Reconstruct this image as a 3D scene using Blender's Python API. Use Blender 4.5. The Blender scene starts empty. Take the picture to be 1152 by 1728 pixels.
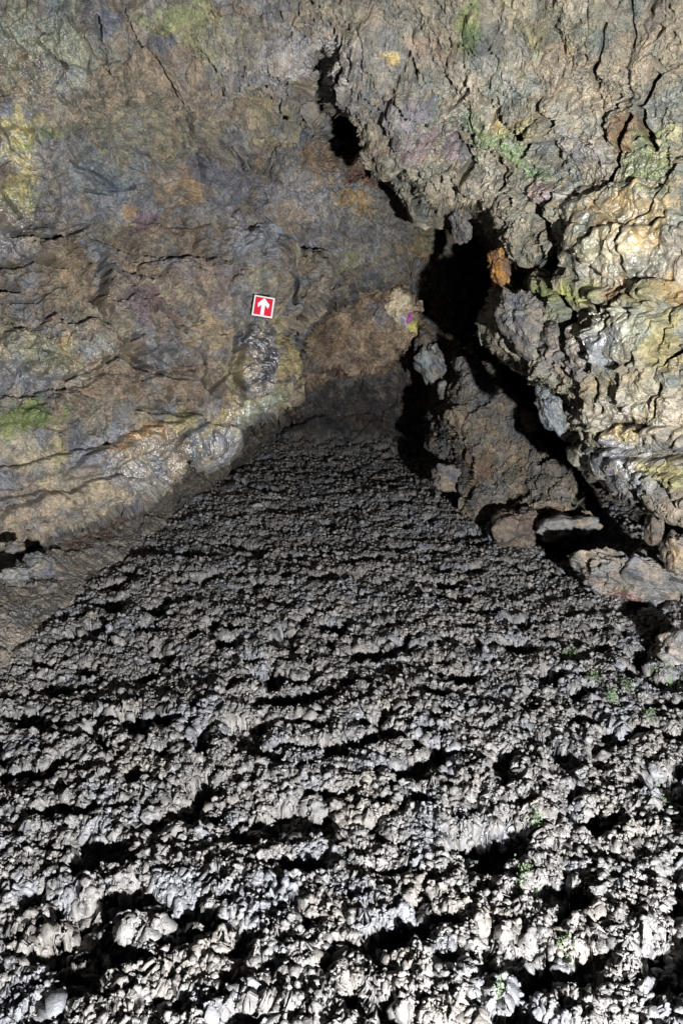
import bpy, math, random
import numpy as np
from mathutils import Vector, Matrix
from concurrent.futures import ThreadPoolExecutor

# ------------------------------------------------------------------ camera, world, light
scene = bpy.context.scene
COL = scene.collection
PITCH = math.radians(14.9)
CAM_H = 1.5
FPX = 1257.0                                   # focal length in photo pixels (1152 x 1728)
cam_d = bpy.data.cameras.new('camera')
cam_d.sensor_fit = 'VERTICAL'; cam_d.sensor_height = 36.0; cam_d.lens = FPX / 1728 * 36.0
cam_d.clip_start = 0.05; cam_d.clip_end = 200
cam = bpy.data.objects.new('camera', cam_d); COL.objects.link(cam)
cam.location = (0, 0, CAM_H); cam.rotation_euler = (math.pi / 2 - PITCH, 0, 0)
scene.camera = cam

w = bpy.data.worlds.new('World'); scene.world = w; w.use_nodes = True
bg = w.node_tree.nodes['Background']
bg.inputs[0].default_value = (0.6, 0.7, 1.0, 1); bg.inputs[1].default_value = 0.0015   # deep underground: no sky

ld = bpy.data.lights.new('hand_torch', 'POINT')   # the torch held to the right of the camera
ld.energy = 1950; ld.shadow_soft_size = 0.04; ld.color = (1.0, 0.99, 1.0)
lamp = bpy.data.objects.new('hand_torch', ld); COL.objects.link(lamp)
lamp.location = (1.05, -0.95, 0.92)

scene.view_settings.view_transform = 'Standard'; scene.view_settings.look = 'None'
scene.view_settings.exposure = 0.0; scene.view_settings.gamma = 1.0
scene.render.engine = 'CYCLES'
scene.cycles.max_bounces = 3; scene.cycles.diffuse_bounces = 1; scene.cycles.glossy_bounces = 1

# ------------------------------------------------------------------ maths
SP, CP = math.sin(PITCH), math.cos(PITCH)
f32 = np.float32

def unproj(px, py, z):
    xc = (px - 576.0) / FPX * z; yc = -(py - 864.0) / FPX * z
    return np.stack([xc, yc * SP + z * CP, CAM_H + yc * CP - z * SP], -1)

def to_px(P):
    x = P[..., 0]; y = P[..., 1]; h = P[..., 2] - CAM_H
    z = y * CP - h * SP; yc = y * SP + h * CP
    z = np.maximum(z, 0.05)
    return 576 + x / z * FPX, 864 - yc / z * FPX, z

def _hash(ix, iy, iz, s):
    h = (ix.astype(np.uint32) * np.uint32(0x8da6b343)) ^ (iy.astype(np.uint32) * np.uint32(0xd8163841)) ^ (iz.astype(np.uint32) * np.uint32(0xcb1ab31f)) ^ np.uint32((s * 0x9E3779B1) & 0xffffffff)
    h ^= h >> np.uint32(15); h *= np.uint32(0x2c1b3c6d); h ^= h >> np.uint32(12); h *= np.uint32(0x297a2d39); h ^= h >> np.uint32(15)
    return h

def _perlin(P, s):
    Pi = np.floor(P); Pf = (P - Pi).astype(f32); Pi = Pi.astype(np.int32)
    u = Pf * Pf * Pf * (Pf * (Pf * 6 - 15) + 10)
    x, y, z = Pf[:, 0], Pf[:, 1], Pf[:, 2]
    def g(dx, dy, dz):
        h = _hash(Pi[:, 0] + dx, Pi[:, 1] + dy, Pi[:, 2] + dz, s)
        a = (h & np.uint32(1023)).astype(f32) * f32(2 / 1023) - 1
        b = ((h >> np.uint32(10)) & np.uint32(1023)).astype(f32) * f32(2 / 1023) - 1
        c = ((h >> np.uint32(20)) & np.uint32(1023)).astype(f32) * f32(2 / 1023) - 1
        return a * (x - dx) + b * (y - dy) + c * (z - dz)
    ux, uy, uz = u[:, 0], u[:, 1], u[:, 2]
    def lx(dy, dz):
        a = g(0, dy, dz); return a + ux * (g(1, dy, dz) - a)
    def ly(dz):
        a = lx(0, dz); return a + uy * (lx(1, dz) - a)
    a = ly(0)
    return (a + uz * (ly(1) - a)) * f32(1.25)

def _worley(P, s):
    """F1, F2, id value 0..1, tilt value (dot of offset with the cell's random direction)"""
    Pi = np.floor(P); Pf = (P - Pi).astype(f32); Pi = Pi.astype(np.int32)
    n = len(P)
    f1 = np.full(n, 9, f32); f2 = np.full(n, 9, f32); idv = np.zeros(n, np.uint32)
    vx = np.zeros(n, f32); vy = np.zeros(n, f32); vz = np.zeros(n, f32)
    for dx in (-1, 0, 1):
        for dy in (-1, 0, 1):
            for dz in (-1, 0, 1):
                h = _hash(Pi[:, 0] + dx, Pi[:, 1] + dy, Pi[:, 2] + dz, s)
                a = (h & np.uint32(1023)).astype(f32) * f32(1 / 1023) + dx - Pf[:, 0]
                b = ((h >> np.uint32(10)) & np.uint32(1023)).astype(f32) * f32(1 / 1023) + dy - Pf[:, 1]
                c = ((h >> np.uint32(20)) & np.uint32(1023)).astype(f32) * f32(1 / 1023) + dz - Pf[:, 2]
                d = a * a + b * b + c * c
                m = d < f1
                f2 = np.where(m, f1, np.minimum(f2, d)); f1 = np.where(m, d, f1)
                idv = np.where(m, h, idv); vx = np.where(m, a, vx); vy = np.where(m, b, vy); vz = np.where(m, c, vz)
    h = idv * np.uint32(0x9E3779B1); h ^= h >> np.uint32(13)
    r0 = (h & np.uint32(1023)).astype(f32) / 1023
    r1 = ((h >> np.uint32(10)) & np.uint32(1023)).astype(f32) / 511.5 - 1
    r2 = ((h >> np.uint32(20)) & np.uint32(1023)).astype(f32) / 511.5 - 1
    r3 = (idv & np.uint32(255)).astype(f32) / 127.5 - 1
    return np.stack([np.sqrt(f1), np.sqrt(f2), r0, vx * r1 + vy * r2 + vz * r3], -1)

POOL = ThreadPoolExecutor(4)
def par(fn, P, s):
    P = np.ascontiguousarray(P, f32)
    ch = [P[i:i + 60000] for i in range(0, len(P), 60000)]
    return np.concatenate(list(POOL.map(lambda c: fn(c, s), ch)))
def perlin(P, k, s=0): return par(_perlin, P * f32(k) + f32(17.3 + s * 1.7), s)
def worley(P, k, s=0): return par(_worley, P * f32(k) + f32(31.1 + s * 2.3), s)
def fbm(P, k, o, s=0, g=0.5):
    r = 0; a = 1.0
    for i in range(o):
        r = r + a * perlin(P, k * 2.03 ** i, s + i); a *= g
    return r
def sstep(a, b, x):
    t = np.clip((x - a) / (b - a), 0, 1); return t * t * (3 - 2 * t)

def rbf(pts):
    """smooth interpolation of (px, py, value)"""
    p = np.array(pts, float); X = p[:, :2] / 400.0; v = p[:, 2]
    d = np.linalg.norm(X[:, None] - X[None], axis=-1)
    n = len(p); A = np.zeros((n + 3, n + 3)); A[:n, :n] = d + np.eye(n) * 0.02
    A[:n, n] = 1; A[:n, n + 1:] = X; A[n, :n] = 1; A[n + 1:, :n] = X.T
    wv = np.linalg.solve(A, np.r_[v, 0, 0, 0])
    def f(px, py):
        qx = px / 400.0; qy = py / 400.0
        r = wv[n] + wv[n + 1] * qx + wv[n + 2] * qy
        for i in range(n): r = r + wv[i] * np.sqrt((qx - X[i, 0]) ** 2 + (qy - X[i, 1]) ** 2 + 0.006)
        return r
    return f

def poly_sd(px, py, poly):
    """signed distance to a polygon, negative inside"""
    q = np.array(poly, float); n = len(q)
    d2 = np.full(px.shape, 1e12); inside = np.zeros(px.shape, bool)
    for i in range(n):
        ax, ay = q[i]; bx, by = q[(i + 1) % n]
        ex, ey = bx - ax, by - ay
        t = np.clip(((px - ax) * ex + (py - ay) * ey) / (ex * ex + ey * ey), 0, 1)
        d2 = np.minimum(d2, (px - ax - t * ex) ** 2 + (py - ay - t * ey) ** 2)
        c = ((ay > py) != (by > py)) & (px < ex * (py - ay) / (ey if ey else 1e-9) + ax)
        inside ^= c
    d = np.sqrt(d2)
    return np.where(inside, -d, d)

# ------------------------------------------------------------------ mesh building
def tag(o, label=None, cat=None, group=None, kind=None):
    if label: o['label'] = label
    if cat: o['category'] = cat
    if group: o['group'] = group
    if kind: o['kind'] = kind
    return o

def new_mesh(name, V, quads, mat, col=None, wet=None, parent=None, smooth=True):
    me = bpy.data.meshes.new(name)
    V = np.ascontiguousarray(V, f32).reshape(-1, 3); quads = np.ascontiguousarray(quads, np.int32)
    k = quads.shape[1]
    me.vertices.add(len(V)); me.vertices.foreach_set('co', V.ravel())
    me.loops.add(quads.size); me.loops.foreach_set('vertex_index', quads.ravel())
    me.polygons.add(len(quads)); me.polygons.foreach_set('loop_start', np.arange(0, quads.size, k, dtype=np.int32))
    me.polygons.foreach_set('use_smooth', np.full(len(quads), smooth))
    me.update(calc_edges=True)
    if col is not None:
        a = me.attributes.new('tint', 'FLOAT_COLOR', 'POINT')
        c4 = np.ones((len(V), 4), f32); c4[:, :3] = col.reshape(-1, 3); a.data.foreach_set('color', c4.ravel())
    if wet is not None:
        a = me.attributes.new('wet', 'FLOAT', 'POINT'); a.data.foreach_set('value', np.ascontiguousarray(wet, f32).ravel())
    o = bpy.data.objects.new(name, me); COL.objects.link(o)
    if mat: me.materials.append(mat)
    if parent: o.parent = parent
    return o

def grid_quads(nr, nc):
    i = np.arange(nr * nc).reshape(nr, nc)
    return np.stack([i[:-1, :-1], i[1:, :-1], i[1:, 1:], i[:-1, 1:]], -1).reshape(-1, 4)

def submesh(name, V, Q, keep, mat, col, wet):
    q = Q[keep]; used = np.unique(q); m = np.full(len(V), -1, np.int32); m[used] = np.arange(len(used))
    return new_mesh(name, V[used], m[q], mat, col[used], wet[used], smooth=mat is not M_WALL)

def normals(P):
    du = np.gradient(P, axis=1); dv = np.gradient(P, axis=0)
    n = np.cross(du, dv); n /= np.linalg.norm(n, axis=-1, keepdims=True) + 1e-9
    s = np.sum(n * (P - np.array([0, 0, CAM_H])), -1) > 0
    n[s] *= -1
    return n

# ------------------------------------------------------------------ materials
def rock_mat(name, fine=130.0, bump=0.85, dist=0.014, rough_dry=0.6, rough_wet=0.36, mottled=0.35, spec=0.9, coat=0.0):
    m = bpy.data.materials.new(name); m.use_nodes = True
    nt = m.node_tree; N = nt.nodes; L = nt.links; b = N['Principled BSDF']
    at = N.new('ShaderNodeAttribute'); at.attribute_name = 'tint'
    aw = N.new('ShaderNodeAttribute'); aw.attribute_name = 'wet'
    tc = N.new('ShaderNodeTexCoord')
    n1 = N.new('ShaderNodeTexNoise'); n1.inputs['Scale'].default_value = 55; n1.inputs['Detail'].default_value = 6; n1.inputs['Roughness'].default_value = 0.65
    L.new(tc.outputs['Object'], n1.inputs['Vector'])
    mr = N.new('ShaderNodeMapRange'); mr.inputs[1].default_value = 0.3; mr.inputs[2].default_value = 0.7
    mr.inputs[3].default_value = 1 - mottled; mr.inputs[4].default_value = 1 + mottled
    L.new(n1.outputs['Fac'], mr.inputs[0])
    mx = N.new('ShaderNodeVectorMath'); mx.operation = 'SCALE'
    L.new(at.outputs['Color'], mx.inputs[0]); L.new(mr.outputs[0], mx.inputs['Scale'])
    L.new(mx.outputs[0], b.inputs['Base Color'])
    r = N.new('ShaderNodeMapRange'); r.inputs[3].default_value = rough_dry; r.inputs[4].default_value = rough_wet
    L.new(aw.outputs['Fac'], r.inputs[0]); L.new(r.outputs[0], b.inputs['Roughness'])
    sp = N.new('ShaderNodeMapRange'); sp.inputs[3].default_value = 0.45; sp.inputs[4].default_value = spec
    L.new(aw.outputs['Fac'], sp.inputs[0]); L.new(sp.outputs[0], b.inputs['Specular IOR Level'])
    L.new(aw.outputs['Fac'], b.inputs['Coat Weight']); b.inputs['Coat Roughness'].default_value = 0.2; b.inputs['Coat IOR'].default_value = 1.5
    n2 = N.new('ShaderNodeTexNoise'); n2.inputs['Scale'].default_value = fine; n2.inputs['Detail'].default_value = 4; n2.inputs['Roughness'].default_value = 0.65
    L.new(tc.outputs['Object'], n2.inputs['Vector'])
    v = N.new('ShaderNodeTexVoronoi'); v.inputs['Scale'].default_value = fine * 0.6
    L.new(tc.outputs['Object'], v.inputs['Vector'])
    ad = N.new('ShaderNodeMath'); ad.operation = 'MULTIPLY_ADD'; ad.inputs[1].default_value = 0.5
    L.new(v.outputs['Distance'], ad.inputs[0]); L.new(n2.outputs['Fac'], ad.inputs[2])
    bs = N.new('ShaderNodeMapRange'); bs.inputs[1].default_value = 0.3; bs.inputs[2].default_value = 0.95; bs.inputs[3].default_value = bump; bs.inputs[4].default_value = bump * 0.22
    L.new(aw.outputs['Fac'], bs.inputs[0])
    bp = N.new('ShaderNodeBump'); bp.inputs['Distance'].default_value = dist
    L.new(bs.outputs[0], bp.inputs['Strength']); L.new(ad.outputs[0], bp.inputs['Height'])
    n3 = N.new('ShaderNodeTexNoise'); n3.inputs['Scale'].default_value = 48; n3.inputs['Detail'].default_value = 2.5; n3.inputs['Distortion'].default_value = 0.6
    L.new(tc.outputs['Object'], n3.inputs['Vector'])
    bp2 = N.new('ShaderNodeBump'); bp2.inputs['Distance'].default_value = 0.022; L.new(n3.outputs['Fac'], bp2.inputs['Height'])
    bw = N.new('ShaderNodeMath'); bw.operation = 'MULTIPLY'; bw.inputs[1].default_value = 0.55
    L.new(aw.outputs['Fac'], bw.inputs[0]); L.new(bw.outputs[0], bp2.inputs['Strength'])
    L.new(bp.outputs[0], bp2.inputs['Normal']); L.new(bp2.outputs[0], b.inputs['Normal']); L.new(bp2.outputs[0], b.inputs['Coat Normal'])
    return m

def plain_mat(name, col, rough=0.5):
    m = bpy.data.materials.new(name); m.use_nodes = True
    N = m.node_tree.nodes; L = m.node_tree.links; b = N['Principled BSDF']
    n = N.new('ShaderNodeTexNoise'); n.inputs['Scale'].default_value = 60; n.inputs['Detail'].default_value = 4
    r = N.new('ShaderNodeValToRGB'); c = np.array(col)
    r.color_ramp.elements[0].position = 0.3; r.color_ramp.elements[1].position = 0.7
    r.color_ramp.elements[0].color = (*(c * 0.88), 1); r.color_ramp.elements[1].color = (*np.minimum(c * 1.08, 0.9), 1)
    L.new(n.outputs['Fac'], r.inputs[0]); L.new(r.outputs[0], b.inputs['Base Color'])
    b.inputs['Roughness'].default_value = rough
    return m

M_WALL = rock_mat('wet_cave_rock')
M_FLOOR = rock_mat('clinker_lava', fine=260, bump=0.6, dist=0.004, rough_dry=0.7, mottled=0.3)
M_STONE = rock_mat('stone_rock', fine=150)

# ------------------------------------------------------------------ rock displacement
def rock_disp(P, amp=1.0, seed=0, rough=1.0, smooth=None):
    """fractured, pitted lava rock; returns the outward displacement in metres and a crack mask"""
    wv = np.stack([perlin(P, 3.1, seed + 1), perlin(P, 3.1, seed + 2), perlin(P, 3.1, seed + 3)], -1)
    w2 = np.stack([perlin(P, 14, seed + 4), perlin(P, 14, seed + 5), perlin(P, 14, seed + 6)], -1)
    Pw = P + wv * 0.10 + w2 * 0.018
    d = 0.085 * fbm(P, 1.6, 3, seed + 7)
    A = worley(Pw, 2.6, seed + 10); ra = sstep(0.0, 0.22, A[:, 1] - A[:, 0])
    c1 = 1 - sstep(0.0, 0.06, A[:, 1] - A[:, 0])
    d += (A[:, 2] - 0.5) * 0.07 * ra + A[:, 3] * 0.045
    if smooth is not None: d *= 1 - 0.55 * smooth
    B = worley(Pw + w2 * 0.02, 7.5, seed + 11); rb = sstep(0.0, 0.3, B[:, 1] - B[:, 0])
    gate = sstep(-0.1, 0.3, perlin(P, 2.3, seed + 31))
    c2 = (1 - sstep(0.0, 0.08, B[:, 1] - B[:, 0])) * gate
    k = 1.0 if smooth is None else (1 - 0.75 * smooth)
    d2 = (B[:, 2] - 0.5) * 0.032 * rb * (0.3 + 0.7 * gate) + B[:, 3] * 0.018
    C = worley(P + w2 * 0.014, 19.0, seed + 12); rc = sstep(0.0, 0.35, C[:, 1] - C[:, 0])
    g3 = sstep(-0.25, 0.35, perlin(P, 5.3, seed + 32))
    d3 = (C[:, 2] * 0.016 * rc + C[:, 3] * 0.007) * (0.3 + 0.7 * g3)
    D = worley(P + w2 * 0.006, 46.0, seed + 13)
    d4 = D[:, 2] * 0.012 * sstep(0.0, 0.45, D[:, 1] - D[:, 0]) + D[:, 3] * 0.002
    rid = np.abs(fbm(Pw, 8, 4, seed + 14, 0.58))
    pit = sstep(0.36, 0.62, perlin(Pw, 13, seed + 20) * 0.75 + perlin(P, 30, seed + 21) * 0.5)
    d = d - 0.03 * c1 * gate + k * (d2 - 0.02 * c2 + d3 + rough * d4 + 0.02 * (rid - 0.25) - 0.055 * pit - 0.02 * sstep(0.3, 0.6, perlin(P, 27, seed + 24))) + 0.009 * k * rough * fbm(P, 38, 4, seed + 22, 0.72)
    if smooth is not None:
        lob = worley(P + w2 * 0.02, 9.0, seed + 15)
        lo2 = worley(P + w2 * 0.01, 26.0, seed + 16)
        d = d + smooth * ((0.5 - lob[:, 0]) * 0.045 + (0.5 - lo2[:, 0]) * 0.016)
    cell = np.stack([B[:, 2], C[:, 2], D[:, 2], B[:, 3]], -1)
    return amp * d, cell

STR = 0.75
def blobs(px, py, lst, col, P=None, seed=0, K=None):
    """mineral patches and other colour, painted lamp light included: (px, py, rx, ry, angle, (r,g,b), strength) laid on the rock with ragged, broken rims"""
    sh = px.shape
    wx = fbm(P, 4.5, 4, seed + 70, 0.7).reshape(sh); wy = fbm(P, 4.5, 4, seed + 80, 0.7).reshape(sh)
    g = fbm(P, 22, 3, seed + 90, 0.75).reshape(sh)
    for (x, y, rx, ry, an, c, st) in lst:
        if x < 560 and K is None: c = tuple(1.05 * v for v in c)
        ca, sa = math.cos(math.radians(an)), math.sin(math.radians(an)); s_ = min(rx, ry) * 1.1
        dx = px - x + wx * s_; dy = py - y + wy * s_
        r = np.sqrt(((dx * ca + dy * sa) / rx) ** 2 + ((-dx * sa + dy * ca) / ry) ** 2)
        k = K if K is not None else (STR if x < 560 else 0.72)
        if min(rx, ry) < 16 and K is not None: m = sstep(1.2, 0.8, r) * st
        else: m = sstep(1.15, 0.45, r + 0.45 * g) * st * k
        col = col * (1 - m[..., None]) + np.array(c) * m[..., None]
    return col

def lin(r, g, b):      # display 0-255 to linear
    return tuple(((v / 255.0) ** 2.2) for v in (r, g, b))

def chips(col, cell, k=1.0):
    """every broken chip of the rock has its own tone and hue"""
    f = 1 + k * (0.42 * (cell[:, 0] - 0.5) + 0.40 * (cell[:, 1] - 0.5) + 0.5 * (cell[:, 2] - 0.5))
    hue = (cell[:, 1] - 0.5)[:, None] * np.array([0.10, 0.0, -0.13]) * k
    return np.clip(col * f[:, None] * (1 + hue), 0.01, 0.85)

def base_cols(P, seed, pal, k=2.2):
    n = fbm(P, k, 5, seed + 50, 0.6); n2 = fbm(P, k * 1.7, 5, seed + 60, 0.62); n3 = perlin(P, 45, seed + 68)
    a, b, c, d = [np.array(x) for x in pal]
    t = sstep(-0.35, 0.35, n)[:, None]; u = sstep(0.05, 0.5, n2)[:, None]; v = sstep(0.1, 0.55, -n2)[:, None]
    col = a * (1 - t) + b * t
    col = col * (1 - u) + c * u
    col = col * (1 - v) + d * v
    return col * (1 + 0.22 * n3[:, None])

BROWN = (0.182, 0.152, 0.115); GREY = (0.19, 0.19, 0.19); BLUE = (0.15, 0.17, 0.21); OLIVE = (0.21, 0.20, 0.10)
TAN = (0.32, 0.25, 0.16); GREEN = (0.13, 0.20, 0.06); OCHRE = (0.33, 0.20, 0.06); PURP = (0.14, 0.11, 0.13)
PALE = (0.36, 0.35, 0.30); RUST = (0.26, 0.12, 0.05); DARK = (0.07, 0.07, 0.075); YELL = (0.42, 0.36, 0.14)

# ------------------------------------------------------------------ vault: left wall, ceiling, right wall (near layer)
NEAR_Z = rbf([(-250, -250, 2.7), (0, 0, 3.35), (300, 0, 3.4), (576, 0, 3.3), (850, 0, 3.1), (1152, 0, 2.95), (1400, -250, 2.3), (576, -250, 2.7),
    (0, 200, 3.6), (250, 150, 3.75), (450, 170, 4.0), (560, 200, 3.95), (700, 200, 3.8), (900, 200, 3.55), (1152, 200, 3.15),
    (0, 400, 3.75), (200, 350, 4.1), (400, 330, 4.6), (480, 250, 4.6), (620, 290, 4.2), (720, 335, 4.15), (860, 380, 3.95), (1000, 400, 3.4), (1152, 400, 3.15),
    (0, 600, 3.75), (150, 600, 4.0), (300, 550, 4.25), (430, 510, 4.6), (500, 480, 4.9), (440, 640, 4.55), (495, 640, 4.8),
    (0, 850, 3.75), (150, 830, 4.0), (300, 770, 4.35), (400, 700, 4.6), (0, 950, 3.85), (-250, 600, 3.3),
    (860, 560, 4.15), (930, 600, 3.85), (1000, 600, 3.5), (1152, 600, 3.15), (960, 720, 3.8), (1152, 760, 3.2),
    (1050, 800, 3.55), (1152, 880, 3.3), (1400, 600, 2.7), (1400, 1000, 2.8)])
OPENING = [(492, 668), (497, 600), (494, 562), (520, 528), (556, 488), (540, 450), (500, 430), (440, 400), (415, 340), (412, 290), (440, 250), (500, 205), (522, 192), (498, 178), (516, 150), (522, 100), (545, 78), (560, 120), (553, 165), (575, 200), (590, 200), (600, 245), (620, 262), (655, 280), (690, 305), (722, 345), (760, 345), (800, 352),
    (842, 395), (868, 430), (905, 440), (935, 450), (905, 480), (895, 520), (850, 500), (828, 560), (860, 605), (905, 640), (935, 668), (975, 742), (1010, 765), (1045, 820), (1085, 830), (1110, 850),
    (1152, 870), (1300, 900), (1300, 1500), (-400, 1500), (-400, 1010), (0, 930), (70, 915), (130, 893), (200, 873), (250, 842), (300, 800), (340, 772), (420, 722), (465, 695)]

def curl(sd, z, w=26.0, r=0.22, k=0.0042):
    inn = np.clip(1 + sd / w, 0, 1)
    zz = z + r * (1 - np.sqrt(np.maximum(1 - inn ** 2, 0.0))) * (sd < 0)
    out = np.maximum(sd, 0)
    return np.where(sd < 0, zz, z + r + k * out ** 1.55)

step = 1.35
gx = np.arange(-190, 1345, step); gy = np.arange(-190, 1010, step)
PX, PY = np.meshgrid(gx, gy)
z0 = NEAR_Z(PX, PY)
P0 = unproj(PX, PY, z0)
nz = fbm(P0.reshape(-1, 3), 5.0, 4, 400, 0.6).reshape(PX.shape)
SD = -poly_sd(PX, PY, OPENING) + nz * 12
# where the near rock runs on into the rock behind it without a step (left of the roof crack)
soft = sstep(520, 470, PX) * sstep(560, 470, PY)
zz = curl(SD, z0, 30, 0.25, 0.0042 + 0.012 * np.maximum(sstep(700, 850, PX), 2.5 * sstep(500, 600, PY)) + 0.02 * sstep(120, 60, np.hypot(PX - 580, PY - 190)))
zz = np.where(SD > 0, zz + 0.02, zz)
P = unproj(PX, PY, zz)
N_ = normals(P)
flat = P.reshape(-1, 3).astype(f32)
def blobmask(px, py, lst):
    m = np.zeros(px.shape)
    for (x, y, rx, ry, an, st) in lst:
        ca, sa = math.cos(math.radians(an)), math.sin(math.radians(an)); dx = px - x; dy = py - y
        r = np.sqrt(((dx * ca + dy * sa) / rx) ** 2 + ((-dx * sa + dy * ca) / ry) ** 2)
        m = np.maximum(m, sstep(1.15, 0.6, r) * st)
    return m
SMOOTH = blobmask(PX, PY, [(1060, 400, 130, 110, 0, 1), (1010, 450, 90, 80, 0, 1), (1080, 570, 160, 330, 0, 0.75), (1040, 600, 110, 110, 0, 0.8), (1100, 720, 130, 110, 0, 0.9), (435, 620, 42, 75, 0, 1), (455, 590, 30, 90, 0, .7),
    (370, 735, 110, 32, -35, 1), (230, 760, 170, 55, -20, .8), (60, 800, 140, 70, 0, .6), (480, 400, 80, 60, 0, .5), (20, 240, 50, 60, 0, .6), (450, 320, 80, 50, 0, .4)])
d, cells = rock_disp(flat, 1.0, 0, 1.0, SMOOTH.ravel())  # noqa
d = d.reshape(PX.shape)
# hand placed hollows and ledges of the walls
def groove(px, py, pts, wd, dep):
    """a crack or ledge along a polyline, depth in metres"""
    dd = np.full(px.shape, 1e9)
    for (a, b), (c, e) in zip(pts[:-1], pts[1:]):
        ex, ey = c - a, e - b; t = np.clip(((px - a) * ex + (py - b) * ey) / (ex * ex + ey * ey), 0, 1)
        dd = np.minimum(dd, np.hypot(px - a - t * ex, py - b - t * ey))
    return -dep * sstep(wd, wd * 0.25, dd + nz * wd * 0.9)
G = [([(176, 440), (166, 475), (158, 506)], 12, .17), ([(500, 470), (496, 560), (500, 640)], 6, .1), ([(390, 420), (410, 470)], 5, .1), ([(405, 560), (398, 620), (408, 680)], 6, .09), ([(455, 545), (462, 620), (455, 670)], 5, .07), ([(180, 455), (240, 500), (300, 560)], 4, .07), ([(110, 640), (200, 600), (250, 625), (330, 640)], 5, .08), ([(250, 425), (330, 430), (390, 440)], 4, .07), ([(120, 270), (190, 320), (270, 300)], 5, .08), ([(330, 245), (345, 290), (335, 340)], 4, .07), ([(20, 395), (90, 400), (150, 380)], 5, .08), ([(0, 450), (60, 440), (110, 455)], 6, .1), ([(560, 60), (585, 110), (575, 150)], 5, .1), ([(240, 690), (300, 700), (335, 690)], 4, .07), ([(200, 110), (215, 95)], 6, .12), ([(95, 100), (110, 115)], 6, .1), ([(165, 25), (170, 45)], 4, .1), ([(155, 505), (185, 550), (215, 590), (250, 620)], 5, .10), ([(0, 480), (30, 484)], 7, .15), ([(0, 505), (60, 510), (110, 480)], 3, .05),
     ([(410, 255), (418, 330), (400, 360)], 5, .06), ([(385, 250), (412, 285)], 5, .08), ([(560, 205), (592, 225), (604, 262), (650, 290)], 12, .22), ([(575, 90), (560, 140), (568, 190)], 5, .12), 
     ([(690, 90), (665, 150), (640, 200)], 5, .05), ([(695, 100), (702, 130)], 5, .1), ([(795, 140), (770, 175), (760, 180)], 7, .12), ([(810, 130), (830, 165)], 5, .1),
     ([(1060, 0), (1075, 50), (1070, 75)], 4, .08), ([(1025, 30), (1018, 80), (1000, 120), (1002, 150)], 5, .08), ([(1110, 125), (1080, 180), (1085, 215), (1105, 250)], 6, .1),
     ([(1060, 200), (1035, 280), (1010, 320)], 6, .08), ([(645, 160), (660, 190)], 4, .08), ([(845, 260), (850, 320), (870, 335)], 7, .1), ([(740, 300), (760, 330)], 6, .14),
     ([(770, 230), (790, 270), (780, 300)], 7, .12), ([(905, 350), (925, 400), (930, 450)], 10, .2), ([(1010, 640), (1022, 690)], 7, .15), ([(1125, 650), (1112, 700)], 6, .15),
     ([(1150, 590), (1125, 615)], 5, .12), ([(990, 505), (1020, 520)], 6, .12), ([(930, 470), (960, 530), (970, 580)], 9, .2), ([(1000, 760), (1060, 770), (1152, 770)], 6, .05),
     ([(345, 625), (352, 655)], 5, .1), ([(290, 655), (285, 675)], 4, .08), ([(310, 460), (330, 490)], 4, .06), ([(240, 640), (330, 620)], 4, .05), ([(300, 215), (290, 235)], 5, .08), ([(320, 205), (330, 232)], 4, .08),
     ([(60, 60), (110, 110)], 4, .04), ([(200, 85), (180, 100)], 4, .06), ([(310, 115), (325, 95)], 4, .07), ([(145, 320), (190, 330)], 4, .06), ([(120, 400), (80, 380)], 5, .06), ([(240, 370), (260, 390)], 4, .08), ([(0, 330), (20, 370)], 5, .07),
     ([(480, 70), (490, 60)], 4, .08), ([(575, 20), (590, 50)], 4, .07), ([(935, 0), (930, 15)], 4, .07), ([(1148, 190), (1152, 260)], 4, .05), ([(880, 210), (900, 230)], 5, .08), ([(920, 170), (945, 200)], 6, .1)]
for g in G: d += groove(PX, PY, *g)
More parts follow.
